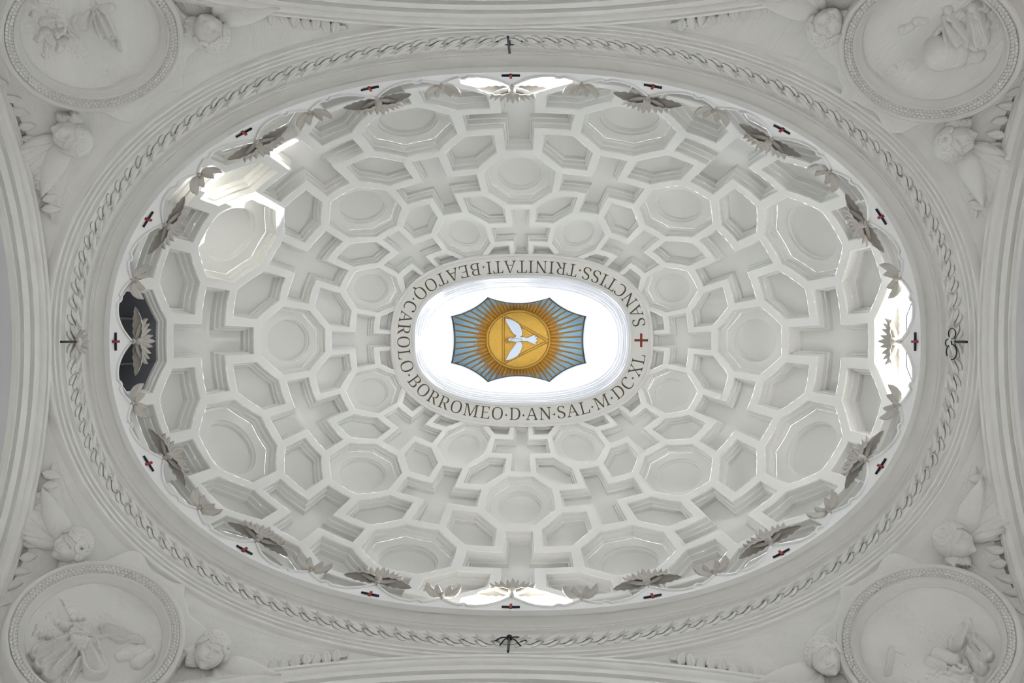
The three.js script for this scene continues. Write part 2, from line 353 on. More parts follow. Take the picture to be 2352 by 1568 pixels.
// ------------------------------------------------------------------ arches, pendentives, vaults
const AX = 7.84, AZ = 5.36;
const sideArch = { hc: 9.6, Ri: 5.35, Ro: 6.2 }, longArch = { hc: 6.3, Ri: 8.46, Ro: 9.5 };
function arch(number, axis, sgn, A, plane, limit, label) {
  const o = root(`trim_${number}`); struct(o, label);
  const w = A.Ro - A.Ri, psi = limit;
  const run = (pts) => { const g = new GB(); for (const r of pts) g.grid(90, r.length - 1, (u, v, i, j) => {
    const a = mix(-psi, psi, u), R = A.Ri + r[j][0] * w, q = plane - r[j][1], s = R * sin(a), y = H(A.hc + R * cos(a));
    return axis === 'x' ? [sgn * q, y, s] : [s, y, sgn * q]; }); return g; };
  part('edge_bead', run([...polyRuns([[0, 0], [0, 0.06]]), arcRun([0, 0.06], [0.11, 0.06], -0.5, 10), ...polyRuns([[0.11, 0.06], [0.11, 0.02]])]), M.smooth, o);
  part('lower_fascia', run([...polyRuns([[0.11, 0.02], [0.24, 0.02]]), arcRun([0.24, 0.02], [0.30, 0.06], -0.9, 10), ...polyRuns([[0.30, 0.06], [0.31, 0.06]])]), M.smooth, o);
  part('middle_fascia', run([...polyRuns([[0.31, 0.06], [0.52, 0.06]]), arcRun([0.52, 0.06], [0.59, 0.10], -0.9, 10), ...polyRuns([[0.59, 0.10], [0.60, 0.10]])]), M.smooth, o);
  part('upper_fascia', run([...polyRuns([[0.60, 0.10], [0.79, 0.10]]), arcRun([0.79, 0.10], [0.90, 0.17], 0.3, 8), ...polyRuns([[0.90, 0.17], [0.90, 0.20], [1.0, 0.20], [1.0, 0]])]), M.smooth, o);
  return o;
}
arch(3, 'x', -1, sideArch, AX, 1.35, 'moulded arch along the left side of the dome');
arch(4, 'x', 1, sideArch, AX, 1.35, 'moulded arch along the right side of the dome');
arch(5, 'z', 1, longArch, AZ, 1.05, 'moulded arch along the top side of the dome');
arch(6, 'z', -1, longArch, AZ, 1.05, 'moulded arch along the bottom side of the dome');
function vault(name, axis, sgn, A, p0, p1, label) {
  const g = new GB().grid(60, 6, (u, t) => { const a = mix(-PI / 2, PI / 2, u), q = mix(p0, p1, t), s = A.Ri * sin(a), y = H(A.hc + A.Ri * cos(a)); return axis === 'x' ? [sgn * q, y, s] : [s, y, sgn * q]; });
  struct(part(name, g, M.vault, scene), label);
}
vault('ceiling_left', 'x', -1, sideArch, AX, 10.9, 'plain barrel vault beyond the left arch');
vault('ceiling_right', 'x', 1, sideArch, AX, 10.9, 'plain barrel vault beyond the right arch');
vault('ceiling_back', 'z', 1, longArch, AZ, 8.2, 'plain barrel vault beyond the top arch');
vault('ceiling_front', 'z', -1, longArch, AZ, 8.2, 'plain barrel vault beyond the bottom arch');

function pend(phi, t, out = 0) { // a point of the pendentives, moved `out` into the church
  const f = (ph, tt) => {
    const c = cos(ph), s = sin(ph), r0 = pow(pow(abs(c) / RA, RN) + pow(abs(s) / RB, RN), -1 / RN);
    const rx = AX / max(1e-6, abs(c)), rz = AZ / max(1e-6, abs(s)), side = rx < rz, r1 = max(r0 + 0.002, min(rx, rz));
    let ha = side ? sideArch.hc + sqrt(max(0, sideArch.Ro ** 2 - (r1 * s) ** 2)) : longArch.hc + sqrt(max(0, longArch.Ro ** 2 - (r1 * c) ** 2));
    const w = side ? sstep(0.7, 1, abs(r1 * s) / AZ) : sstep(0.7, 1, abs(r1 * c) / AX); ha = mix(ha, 12.4, w);
    const r = mix(r0, r1, tt); return new THREE.Vector3(r * c, H(15.8 - (15.8 - ha) * pow(tt, 1.15)), r * s);
  };
  const p = f(phi, t); if (!out) return { p };
  const d = 0.004, n = new THREE.Vector3().crossVectors(f(phi + d, t).sub(f(phi - d, t)), f(phi, min(1, t + 0.02)).sub(f(phi, max(0, t - 0.02)))).normalize();
  if (n.x * p.x + n.z * p.z > 0) n.negate();
  return { p: p.clone().addScaledVector(n, out), n };
}
const FEATHER = [0.30, 0.26, 0.34].map((len, i) => { const g = new GB(); lobeInto(g, { ang: 0, len, wid: 0.075, curl: -0.04, lift: 0.02, thick: 0.05, soft: 0.55, blunt: 1.3, nu: 9, y: -0.16, z: -0.01 * i }); return g.geo(); });
const CORNERS = [['top left', -1, 1, 'back_left'], ['top right', 1, 1, 'back_right'], ['bottom left', -1, -1, 'front_left'], ['bottom right', 1, -1, 'front_right']];
for (const [where, sx, sz, nm] of CORNERS) {
  const o = root(`wall_${nm}`); struct(o, `pendentive in the ${where} corner of the crossing`);
  const ph = (u) => atan2(sz * sin(u * PI / 2), sx * cos(u * PI / 2));
  part('pendentive_face', new GB().grid(80, 24, (u, t) => pend(ph(mix(0.02, 0.98, u)), t).p.toArray()), M.smooth, o);
  // raised field with sunk plain margins along the ring and the arches
  const u0 = 0.165, u1 = 0.70, wv = (u) => abs((u - 0.42) / (u < 0.42 ? 0.255 : 0.28)), t0 = (u) => 0.13 + 0.22 * pow(wv(u), 2), t1 = (u) => 0.975 - 0.5 * pow(wv(u), 2.4);
  const g = new GB(), R = 0.07, U = (u) => mix(u0, u1, u);
  const tt = (u, t) => mix(t0(U(u)), max(t0(U(u)) + 0.02, t1(U(u))), t);
  g.grid(70, 26, (u, t) => pend(ph(U(u)), tt(u, t), R + 0.012 * noise.noise(u * 9, t * 7, sx * 3 + sz)).p.toArray());
  for (const t of [0, 1]) g.grid(70, 1, (u, s) => pend(ph(U(u)), tt(u, t), R * s + 1e-4).p.toArray());
  for (const u of [0, 1]) g.grid(26, 1, (t, s) => pend(ph(U(u)), tt(u, t), R * s + 1e-4).p.toArray());
  part('raised_field', g, M.stucco, o);
  // feathers carved along the field's edge towards the arches
  for (const [ua, ub, cnt] of [[0.03, 0.36, 15], [0.57, 0.97, 17]]) for (let i = 0; i < cnt; i++) {
    const u = mix(ua, ub, i / (cnt - 1)), q = pend(ph(U(u)), tt(u, 0.97), R + 0.015), q2 = pend(ph(U(u)), min(1, tt(u, 1) + 0.12), R + 0.015), f = part('feather', FEATHER[i % 3], M.stucco, o);
    const Yd = q2.p.clone().sub(q.p); Yd.addScaledVector(q.n, -Yd.dot(q.n)).normalize();
    f.quaternion.setFromRotationMatrix(new THREE.Matrix4().makeBasis(new THREE.Vector3().crossVectors(Yd, q.n), Yd, q.n)); f.rotateZ(0.5 * (i % 2 ? 1 : -1) * 0.3 + (ua < 0.2 ? -sx * sz : sx * sz) * 0.45); f.position.copy(q.p);
  }
}

// ------------------------------------------------------------------ the church below (only its light is seen)
{
  const X = 10.9, Z = 8.2, th = 0.4, top = H(17.3);
  struct(part('floor', new GB().box(0, -0.2, 0, 2 * X + 2 * th, 0.4, 2 * Z + 2 * th), M.floor, scene), 'stone floor of the church');
  const wallWith = (name, len, holes, axis, at) => {
    const s = new THREE.Shape([[-len, 0], [len, 0], [len, top], [-len, top]].map((p) => new THREE.Vector2(...p)));
    for (const [c, w, y0, y1] of holes) { const h = new THREE.Path(); h.moveTo(c - w, y0); h.lineTo(c - w, y1); h.absarc(c, y1, w, PI, 0, true); h.lineTo(c + w, y0); h.closePath(); s.holes.push(h); }
    const g = new THREE.ExtrudeGeometry(s, { depth: th, bevelEnabled: false, curveSegments: 12 });
    g.translate(0, 0, -th / 2); if (axis === 'x') g.rotateY(PI / 2);
    g.translate(axis === 'x' ? at : 0, 0, axis === 'x' ? 0 : at);
    struct(part(name, g, M.wall, scene));
  };
  let wn = 13;
  const glaze = (holes, axis, at) => { for (const [c, w, y0, y1] of holes) {
    const o = root(`window_${wn++}`); struct(o);
    const s = new THREE.Shape(); s.moveTo(c - w, y0); s.lineTo(c + w, y0); s.lineTo(c + w, y1); s.absarc(c, y1, w, 0, PI, false); s.closePath();
    const put = (g) => { if (axis === 'x') g.rotateY(-PI / 2).scale(1, 1, 1); g.translate(axis === 'x' ? at : 0, 0, axis === 'x' ? 0 : at); return g; };
    const fix = (g) => { if (axis === 'x') g.scale(-1, 1, 1).rotateY(PI); return g; };
    part('pane', put(new THREE.ShapeGeometry(s)), M.glass, o);
    const m = new GB(); for (let y = y0 + 0.6; y < y1; y += 0.6) m.box(c, y, 0, 2 * w, 0.04, 0.05); m.box(c, (y0 + y1) / 2, 0, 0.05, y1 - y0, 0.05);
    part('muntin', put(m.geo()), M.darkLead, o);
  } };
  const hl = [[-3.6, 0.85, 5, 8.6], [3.6, 0.85, 5, 8.6]], hs = [[0, 1.1, 5, 8.9]];
  wallWith('wall_back', X + th, hl, 'z', Z + th / 2); glaze(hl, 'z', Z + th / 2);
  wallWith('wall_front', X + th, hl, 'z', -Z - th / 2); glaze(hl, 'z', -Z - th / 2);
  wallWith('wall_left', Z, hs, 'x', -X - th / 2); glaze(hs, 'x', -X - th / 2);
  wallWith('wall_right', Z, hs, 'x', X + th / 2); glaze(hs, 'x', X + th / 2);
  // roof slab around the foot of the dome
  const g = new GB();
  for (const [h, s] of [[16.98, 1], [17.3, 1]]) g.grid(256, 1, (u, t) => { const a = u * TAU, p = ovalFrame(RA, RB, RN, a, 0.1), c = cos(a), q = sin(a), k = min((X + th) / max(1e-6, abs(c)), (Z + th) / max(1e-6, abs(q))); return [mix(p.x, c * k, t), H(h), mix(p.z, q * k, t)]; });
  struct(part('ceiling_roof', g, M.wall, scene), 'roof slab around the foot of the dome');
  for (const [sx, sz, nm] of [[-1, 1, 'back_left'], [1, 1, 'back_right'], [-1, -1, 'front_left'], [1, -1, 'front_right']])
    struct(part(`wall_pier_${nm}`, new GB().box(sx * 8.6, 6.9, sz * 6.2, 1.7, 13.8, 1.9), M.wall, scene), 'corner pier');
}

// ------------------------------------------------------------------ the inscribed ring and the lantern
const ringI = root('trim_7', [DX, 0, 0]); struct(ringI, 'inscribed oval ring around the lantern opening');
const IA = 3.22, IB = 2.10, IN = 2.5;
part('ring_face', sweepOval([arcRun([-0.06, 23.90], [0.0, 23.95], -0.4), ...polyRuns([[0.0, 23.95], [0.035, 23.955], [0.035, 23.985]]), [[0.035, 23.985], [0.46, 24.13]]], IA, IB, IN), M.ring, ringI);
part('lip_moulding', sweepOval([...polyRuns([[0.46, 24.13], [0.46, 24.10], [0.49, 24.10]]), arcRun([0.49, 24.10], [0.53, 24.16], -0.5, 8), ...polyRuns([[0.53, 24.16], [0.53, 24.4]])], IA, IB, IN), M.lantern, ringI);
{
  const font = await new FontLoader().loadAsync('fonts/droid/droid_serif_regular.typeface.json');
  const text = 'SANCTISS\u00b7TRINITATI\u00b7BEATOQ\u00b7CAROLO\u00b7BORROMEO\u00b7D\u00b7AN\u00b7SAL\u00b7M\u00b7DC\u00b7XL';
  const size = 0.345, E = 0.34, N = 2000, L = [0]; let prev = null;
  for (let i = 0; i <= N; i++) { const f = ovalFrame(IA, IB, IN, i / N * TAU, 0.25); if (i) L.push(L[i - 1] + hypot(f.x - prev.x, f.z - prev.z)); prev = f; }
  const glyph = {}, adv = (c) => c === '\u00b7' ? 0.10 : (font.data.glyphs[c].ha / font.data.resolution * size * 0.94);
  const widths = [...text].map(adv), total = widths.reduce((a, b) => a + b), gap0 = 0.33, gap = (L[N] - total - 2 * gap0) / (widths.length - 1);
  let s = gap0, k = 0;
  const slope = 0.145 / 0.425;
  const place = (m, l, e) => {
    while (L[k + 1] < l) k++;
    const f = ovalFrame(IA, IB, IN, (k + (l - L[k]) / (L[k + 1] - L[k])) / N * TAU, e);
    const Xd = new THREE.Vector3(f.tx, 0, f.tz), Yd = new THREE.Vector3(f.nx, slope, f.nz).normalize(), Zd = new THREE.Vector3().crossVectors(Xd, Yd);
    m.quaternion.setFromRotationMatrix(new THREE.Matrix4().makeBasis(Xd, Yd, Zd)); m.position.set(f.x, H(23.985 + (e - 0.035) * slope) - 0.002, f.z);
  };
  [...text].forEach((c, i) => {
    const w = widths[i];
    if (!glyph[c]) { let g; if (c === '\u00b7') g = new THREE.CylinderGeometry(0.028, 0.028, 0.016, 4).rotateX(PI / 2).translate(0, size * 0.36, 0); else { g = new TextGeometry(c, { font, size: size * 0.94, depth: 0.014, curveSegments: 5, bevelEnabled: true, bevelThickness: 0.001, bevelSize: 0, bevelOffset: -0.0045, bevelSegments: 1 }); g.computeBoundingBox(); g.translate(-(g.boundingBox.min.x + g.boundingBox.max.x) / 2, 0, -0.008); } glyph[c] = g; }
    const m = part(c === '\u00b7' ? 'dot' : 'letter', glyph[c], M.letter, ringI); place(m, s + w / 2, 0.10); s += w + gap;
  });
  const cr = new GB().box(0, 0.13, 0, 0.055, 0.34, 0.016).box(0, 0.13, 0, 0.34, 0.055, 0.015);
  k = 0; const m = part('inscription_cross', cr, M.red, ringI); place(m, 0.0001, 0.10); m.userData.label = 'dark red cross between the first and last letters';
}
const LA = 2.68, LB = 1.56, LN = 2.5;
const STAR = [[2.11, 0.735], [0.96, 1.33], [-0.96, 1.33], [-2.11, 0.735], [-2.11, -0.735], [-0.96, -1.33], [0.96, -1.33], [2.11, -0.735]];
const SAG = [0.10, 0.19, 0.10, 0.09, 0.10, 0.19, 0.10, 0.09];
function starPt(s) { const i = ((floor(s) % 8) + 8) % 8, t = s - floor(s), a = STAR[i], b = STAR[(i + 1) % 8], x = mix(a[0], b[0], t), z = mix(a[1], b[1], t), k = SAG[i] * 4 * t * (1 - t), mx = (a[0] + b[0]) / 2, mz = (a[1] + b[1]) / 2, dx = b[0] - a[0], dz = b[1] - a[1], l = hypot(dx, dz); let nx = -dz / l, nz = dx / l; if (nx * mx + nz * mz > 0) { nx = -nx; nz = -nz; } return [x + nx * k, z + nz * k]; }
const LH0 = 25.1, LH1 = 30.0;
function lanternPt(s, w, out = 0) { const [x, z] = starPt(s), th = atan2(z / 1.33, x / 2.11), o = oval(LA - 0.06, LB - 0.06, LN, th); const q = w * w * (3 - 2 * w) * 0.35 + w * 0.65; const X = mix(o[0], x - 0.20, q), Z = mix(o[1], z, q), l = hypot(X, Z); return [X + X / l * out, H(mix(LH0, LH1, w)), Z + Z / l * out]; }
const lantern = root('ceiling_lantern', [DX, 0, 0]); struct(lantern, 'white lantern with concave sides above the dome opening');
part('lantern_drum', sweepOval([...polyRuns([[-0.03, 24.30], [0.02, 24.30], [0.02, 24.42], [0.065, 24.43], [0.065, 24.50]]), arcRun([0.065, 24.50], [0.10, 24.56], -0.4), ...polyRuns([[0.10, 24.56], [0.10, 24.74], [0.15, 24.75], [0.15, 24.84]]), arcRun([0.15, 24.84], [0.20, 24.90], 0.4), ...polyRuns([[0.20, 24.90], [0.20, 25.02], [0.10, 25.1]])], LA, LB, LN, 200), M.lantern, lantern);
{
  const W0 = 0.26, W1 = 0.72, S0 = 0.32, S1 = 0.68, g = new GB();
  for (let i = 0; i < 8; i++) {
    const q = (a, b, c, d, n = 6, m = 6) => g.grid(n, m, (u, t) => lanternPt(i + mix(a, b, u), mix(c, d, t)));
    q(0, S0, 0, 1, 5, 14); q(S1, 1, 0, 1, 5, 14); q(S0, S1, 0, W0); q(S0, S1, W1, 1);
    const o = root(`window_${5 + i}`, [DX, 0, 0]); struct(o, 'tall lantern window');
    const f = new GB(); // reveal
    for (const s of [S0, S1]) f.grid(6, 1, (u, t) => lanternPt(i + s, mix(W0, W1, u), 0.22 * t));
    for (const w of [W0, W1]) f.grid(6, 1, (u, t) => lanternPt(i + mix(S0, S1, u), w, 0.22 * t));
    part('window_frame', f, M.lantern, o);
    part('pane', new GB().grid(4, 4, (u, t) => lanternPt(i + mix(S0, S1, u), mix(W0, W1, t), 0.15)), M.glass, o);
    const b = new GB(), bar = (a, c) => b.add(new THREE.TubeGeometry(new THREE.LineCurve3(v3(a), v3(c)), 1, 0.012, 5));
    bar(lanternPt(i + 0.5, W0, 0.14), lanternPt(i + 0.5, W1, 0.14)); for (let k = 1; k < 4; k++) bar(lanternPt(i + S0, mix(W0, W1, k / 4), 0.14), lanternPt(i + S1, mix(W0, W1, k / 4), 0.14));
    part('muntin', b, M.lantern, o);
  }
  part('lantern_wall', g, M.lantern, lantern);
  const c = new GB(); c.grid(96, 1, (u, t) => lanternPt(u * 8, 0.80, -0.06 * t)); c.grid(96, 1, (u, t) => lanternPt(u * 8, mix(0.80, 0.83, t), -0.06)); c.grid(96, 1, (u, t) => lanternPt(u * 8, 0.83, -0.06 * (1 - t)));
  part('lantern_cornice', c, M.lantern, lantern);
  const r = new GB().grid(96, 6, (u, t) => { const p = starPt(u * 8); return [p[0] * (1 - t) - 0.20, H(30.0), p[1] * (1 - t)]; });
  // roof slab over the star
  r.grid(96, 1, (u, t) => { const p = starPt(u * 8); return [p[0] * (1.15 - 1.15 * t) - 0.20, H(30.3), p[1] * (1.15 - 1.15 * t)]; });
  r.grid(96, 1, (u, t) => { const p = starPt(u * 8), k = mix(1, 1.15, t); return [p[0] * k - 0.20, H(mix(30.0, 30.3, t)), p[1] * k]; });
  part('lantern_roof', r, M.lantern, lantern);
}

// ------------------------------------------------------------------ the gilded sunburst
{
  const o = tag(root('sunburst_emblem', [DX - 0.20, H(29.98), 0]), 'gilded sunburst with a white dove in a triangle on a pale blue star ceiling', 'emblem');
  const Y = (x, d, z) => [x, -d, z], S = 30 / FPX, cx = 1183 + 10 - 1190;
  part('painted_sky', new GB().grid(96, 6, (u, t) => { const p = starPt(u * 8); return Y(p[0] * (1 - t) * 0.985, 0.01, p[1] * (1 - t) * 0.985); }), M.blue, o);
  part('star_border', new GB().grid(192, 1, (u, t) => { const p = starPt(u * 8), k = mix(1.0, 0.975, t); return Y(p[0] * k, 0.02, p[1] * k); }), M.star, o);
  const R = 0.975, RZ = 0.90;
  const ray = (a, r0, r1, w0, w1, d0, d1, wav = 0, n = 8) => { const c = cos(a), s = sin(a), g = new GB(); for (const side of [-1, 1]) g.grid(1, n, (q, t) => { const r = mix(r0, r1, t), w = mix(w0, w1, t) * 0.5, wv = wav * sin(t * 9) * t; const x = r * c - s * (side * w * (1 - q) + wv), z = r * s + c * (side * w * (1 - q) + wv); return Y(x, 0.015 + mix(d0, d1, t) * q, z); }); return g; };
  const reach = (a) => { let lo = 0.5, hi = 3; const inside = (r) => { const x = r * cos(a), z = r * sin(a); let c = false; for (let i = 0, n = 160, j = n - 1; i < n; j = i++) { const p = starPt(i / 20), q = starPt(j / 20); if ((p[1] > z) !== (q[1] > z) && x < (q[0] - p[0]) * (z - p[1]) / (q[1] - p[1]) + p[0]) c = !c; } return c; }; for (let k = 0; k < 18; k++) { const m = (lo + hi) / 2; inside(m) ? lo = m : hi = m; } return lo; };
  for (let i = 0; i < 64; i++) {
    const a = (i + 0.5) / 64 * TAU, r = reach(a), e = hypot(R * cos(a), RZ * sin(a));
    part('ray', ray(a, 0.9, r * 0.985, 0.075, 0.04, 0.05, 0.02, i % 8 === 3 ? 0.03 : 0), M.goldRay, o);
  }
  for (let i = 0; i < 64; i++) {
    const a = i / 64 * TAU, r = reach(a), e = min(r * 0.97, (i % 2 ? 1.42 : 1.30));
    part('flame', ray(a, 0.9, e, 0.105, 0.012, 0.09, 0.02, i % 4 === 1 ? 0.02 : 0), M.flame, o);
  }
  const disc = new GB(); disc.grid(96, 6, (u, t) => { const r = 1 - t; return Y(R * r * cos(u * TAU), 0.10 + 0.05 * (1 - r * r), RZ * r * sin(u * TAU)); }); disc.grid(96, 1, (u, t) => Y(R * cos(u * TAU), 0.10 * t, RZ * sin(u * TAU)));
  const D = part('disc', disc, M.gold, o);
  part('disc_rim', new GB().grid(96, 8, (u, t) => { const a = t * TAU, r = 0.042; return Y((R + r * cos(a)) * cos(u * TAU), 0.12 + r * sin(a), (RZ + r * cos(a)) * sin(u * TAU)); }), M.goldLine, o);
  const tri = [[-0.47, 0.75], [-0.47, -0.74], [0.93, -0.04]], t = new GB();
  tri.forEach((a, i) => { const b = tri[(i + 1) % 3], dx = b[0] - a[0], dz = b[1] - a[1], l = hypot(dx, dz), nx = -dz / l, nz = dx / l; t.grid(12, 6, (u, v) => { const q = v * PI, w = 0.042 * cos(q); const x = mix(a[0], b[0], u), z = mix(a[1], b[1], u); const r2 = min(1, (x * x) / (R * R) + (z * z) / (RZ * RZ)); return Y(x + nx * w, 0.10 + 0.05 * (1 - r2) + 0.035 * sin(q), z + nz * w); }); });
  part('triangle', t, M.goldLine, o);
  // dove, one body: traced outline given thickness
  const px = (x, y) => [((x / 6.19 + 1000) - 1190) * S, -((y / 6.19 + 640) - 781) * S];
  const out = [[1045, 870], [1065, 858], [1100, 868], [1145, 848], [1150, 820], [1110, 765], [1060, 700], [1030, 640], [1000, 585], [1050, 590], [1110, 615], [1160, 645], [1195, 690], [1220, 750], [1232, 800], [1215, 835], [1195, 850], [1250, 858], [1310, 855], [1370, 825], [1420, 808], [1412, 840], [1450, 862], [1420, 880], [1445, 905], [1405, 915], [1412, 940], [1350, 915], [1310, 895], [1250, 905], [1195, 912], [1225, 935], [1228, 990], [1205, 1050], [1175, 1095], [1120, 1135], [1060, 1160], [995, 1168], [1010, 1120], [1050, 1060], [1075, 1010], [1110, 960], [1150, 935], [1140, 905], [1100, 890], [1070, 900], [1048, 890], [1030, 884]].map(([x, y]) => px(x, y));
  const sh = new THREE.Shape(out.map(([x, z]) => new THREE.Vector2(x, -z)));
  const dv = new THREE.ExtrudeGeometry(sh, { depth: 0.03, bevelEnabled: true, bevelSize: 0.012, bevelThickness: 0.03, bevelSegments: 3 }); dv.rotateX(PI / 2); dv.translate(0, -0.17, 0);
  // fuller body along the axis
  const body = new THREE.SphereGeometry(1, 20, 12).scale(0.19, 0.055, 0.055).translate(...Y(px(1150, 880)[0], 0.24, px(1150, 880)[1]));
  const head = new THREE.SphereGeometry(0.045, 14, 10).translate(...Y(px(1060, 875)[0], 0.25, px(1060, 875)[1]));
  part('dove', new GB().add(dv).add(body).add(head), M.dove, o).userData.label = 'white dove with spread wings';
  part('halo', new THREE.TorusGeometry(0.085, 0.013, 8, 28).rotateX(PI / 2).translate(...Y(px(1030, 880)[0], 0.2, px(1030, 880)[1])), M.goldLine, o);
}

// ------------------------------------------------------------------ palmettes, small leaves and crosses on the crest
const ORD = ['', 'first', 'second', 'third', 'fourth', 'fifth', 'sixth', 'seventh', 'eighth', 'ninth', 'tenth', 'eleventh', 'twelfth', 'thirteenth', 'fourteenth', 'fifteenth', 'sixteenth'];
function facing(o, f, h) { // x along the crest, y up, z into the dome
  const Z = new THREE.Vector3(f.nx, 0, f.nz), Y = new THREE.Vector3(0, 1, 0), X = new THREE.Vector3().crossVectors(Y, Z);
  o.quaternion.setFromRotationMatrix(new THREE.Matrix4().makeBasis(X, Y, Z)); o.position.set(f.x, H(h), f.z);
}
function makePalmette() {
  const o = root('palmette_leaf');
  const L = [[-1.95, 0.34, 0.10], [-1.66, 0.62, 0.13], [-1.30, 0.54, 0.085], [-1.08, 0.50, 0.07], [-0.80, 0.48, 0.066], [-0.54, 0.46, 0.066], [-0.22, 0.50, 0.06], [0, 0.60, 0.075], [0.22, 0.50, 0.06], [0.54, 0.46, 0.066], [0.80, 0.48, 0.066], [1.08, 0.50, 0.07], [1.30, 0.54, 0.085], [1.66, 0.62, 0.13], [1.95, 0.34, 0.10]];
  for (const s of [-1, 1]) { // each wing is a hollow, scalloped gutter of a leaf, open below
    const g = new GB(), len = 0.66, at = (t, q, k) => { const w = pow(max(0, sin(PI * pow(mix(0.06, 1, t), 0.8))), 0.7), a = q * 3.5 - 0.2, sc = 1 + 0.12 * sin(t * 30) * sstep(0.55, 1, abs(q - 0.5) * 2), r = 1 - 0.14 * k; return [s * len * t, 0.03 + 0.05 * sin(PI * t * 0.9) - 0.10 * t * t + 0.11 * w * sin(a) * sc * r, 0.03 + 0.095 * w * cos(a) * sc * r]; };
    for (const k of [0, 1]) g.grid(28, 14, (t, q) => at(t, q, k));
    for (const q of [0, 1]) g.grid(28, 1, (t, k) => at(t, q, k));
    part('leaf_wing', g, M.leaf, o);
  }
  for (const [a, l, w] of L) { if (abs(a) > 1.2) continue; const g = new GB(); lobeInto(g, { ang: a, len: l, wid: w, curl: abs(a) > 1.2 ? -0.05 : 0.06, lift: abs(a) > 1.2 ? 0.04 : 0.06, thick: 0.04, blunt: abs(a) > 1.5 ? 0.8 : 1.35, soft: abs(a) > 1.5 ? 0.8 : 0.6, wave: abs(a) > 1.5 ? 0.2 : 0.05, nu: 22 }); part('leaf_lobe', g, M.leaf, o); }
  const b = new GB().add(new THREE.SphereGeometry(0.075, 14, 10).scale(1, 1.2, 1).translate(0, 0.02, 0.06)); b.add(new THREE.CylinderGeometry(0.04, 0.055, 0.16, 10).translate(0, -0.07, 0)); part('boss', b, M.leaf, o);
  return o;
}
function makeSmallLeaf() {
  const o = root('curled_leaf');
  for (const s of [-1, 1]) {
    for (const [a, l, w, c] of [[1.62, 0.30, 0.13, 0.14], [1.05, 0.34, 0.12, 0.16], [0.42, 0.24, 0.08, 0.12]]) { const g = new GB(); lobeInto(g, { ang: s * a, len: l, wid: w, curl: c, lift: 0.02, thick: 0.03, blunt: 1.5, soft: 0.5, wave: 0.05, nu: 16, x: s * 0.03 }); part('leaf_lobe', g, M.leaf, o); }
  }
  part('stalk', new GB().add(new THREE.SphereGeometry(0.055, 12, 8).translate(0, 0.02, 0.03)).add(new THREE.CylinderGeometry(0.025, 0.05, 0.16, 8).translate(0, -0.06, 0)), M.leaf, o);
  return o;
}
function makeCross() {
  const o = root('wall_cross');
  part('cross_bar', new GB().box(0, 0, 0.02, 0.33, 0.036, 0.03), M.navy, o).userData.label = 'dark blue horizontal bar';
  part('upright', new GB().box(0, 0.0, 0.025, 0.045, 0.25, 0.034), M.crossRed, o).userData.label = 'red upright';
  return o;
}
const copy = (p, first) => { if (first) return p; const c = p.clone(); c.name = numbered(p.name.replace(/_\d{3}$/, '')); scene.add(c); return c; };
{
  const pal = makePalmette(), sm = makeSmallLeaf(), cr = makeCross();
  for (let j = 0; j < 16; j++) {
    const k = (8 - j + 16) % 16, fp = ovalFrame(CA, CB, CN, TH(k));
    const p = copy(pal, !j); facing(p, { ...fp, x: fp.x + fp.nx * 0.03, z: fp.z + fp.nz * 0.03 }, C0 + 1.05);
    tag(p, j === 0 ? 'pale palmette leaf on the crest, standing out before the dark window' : j === 8 ? 'grey palmette leaf on the crest, silhouetted against the bright white window' : `large palmette leaf on the crest, ${ORD[j]} clockwise from the one before the dark window`, 'ornament', 'large palmette leaves on the crest');
    const c = copy(cr, !j); facing(c, { ...fp, x: fp.x + fp.nx * 0.002, z: fp.z + fp.nz * 0.002 }, C0 + 0.24);
    tag(c, j === 0 ? 'small red and blue cross on the crest, below the dark window' : j === 8 ? 'small red and blue cross on the crest, below the bright window' : `small red and blue cross on the crest, ${ORD[j]} clockwise from the dark window`, 'cross', 'small crosses on the crest');
    const fs = ovalFrame(CA, CB, CN, TH(k - 0.5)), q = copy(sm, !j); facing(q, { ...fs, x: fs.x + fs.nx * 0.02, z: fs.z + fs.nz * 0.02 }, C0 + 0.72);
    tag(q, `small curled leaf on the crest, ${ORD[j + 1]} clockwise from the dark window`, 'ornament', 'small curled leaves on the crest');
  }
}

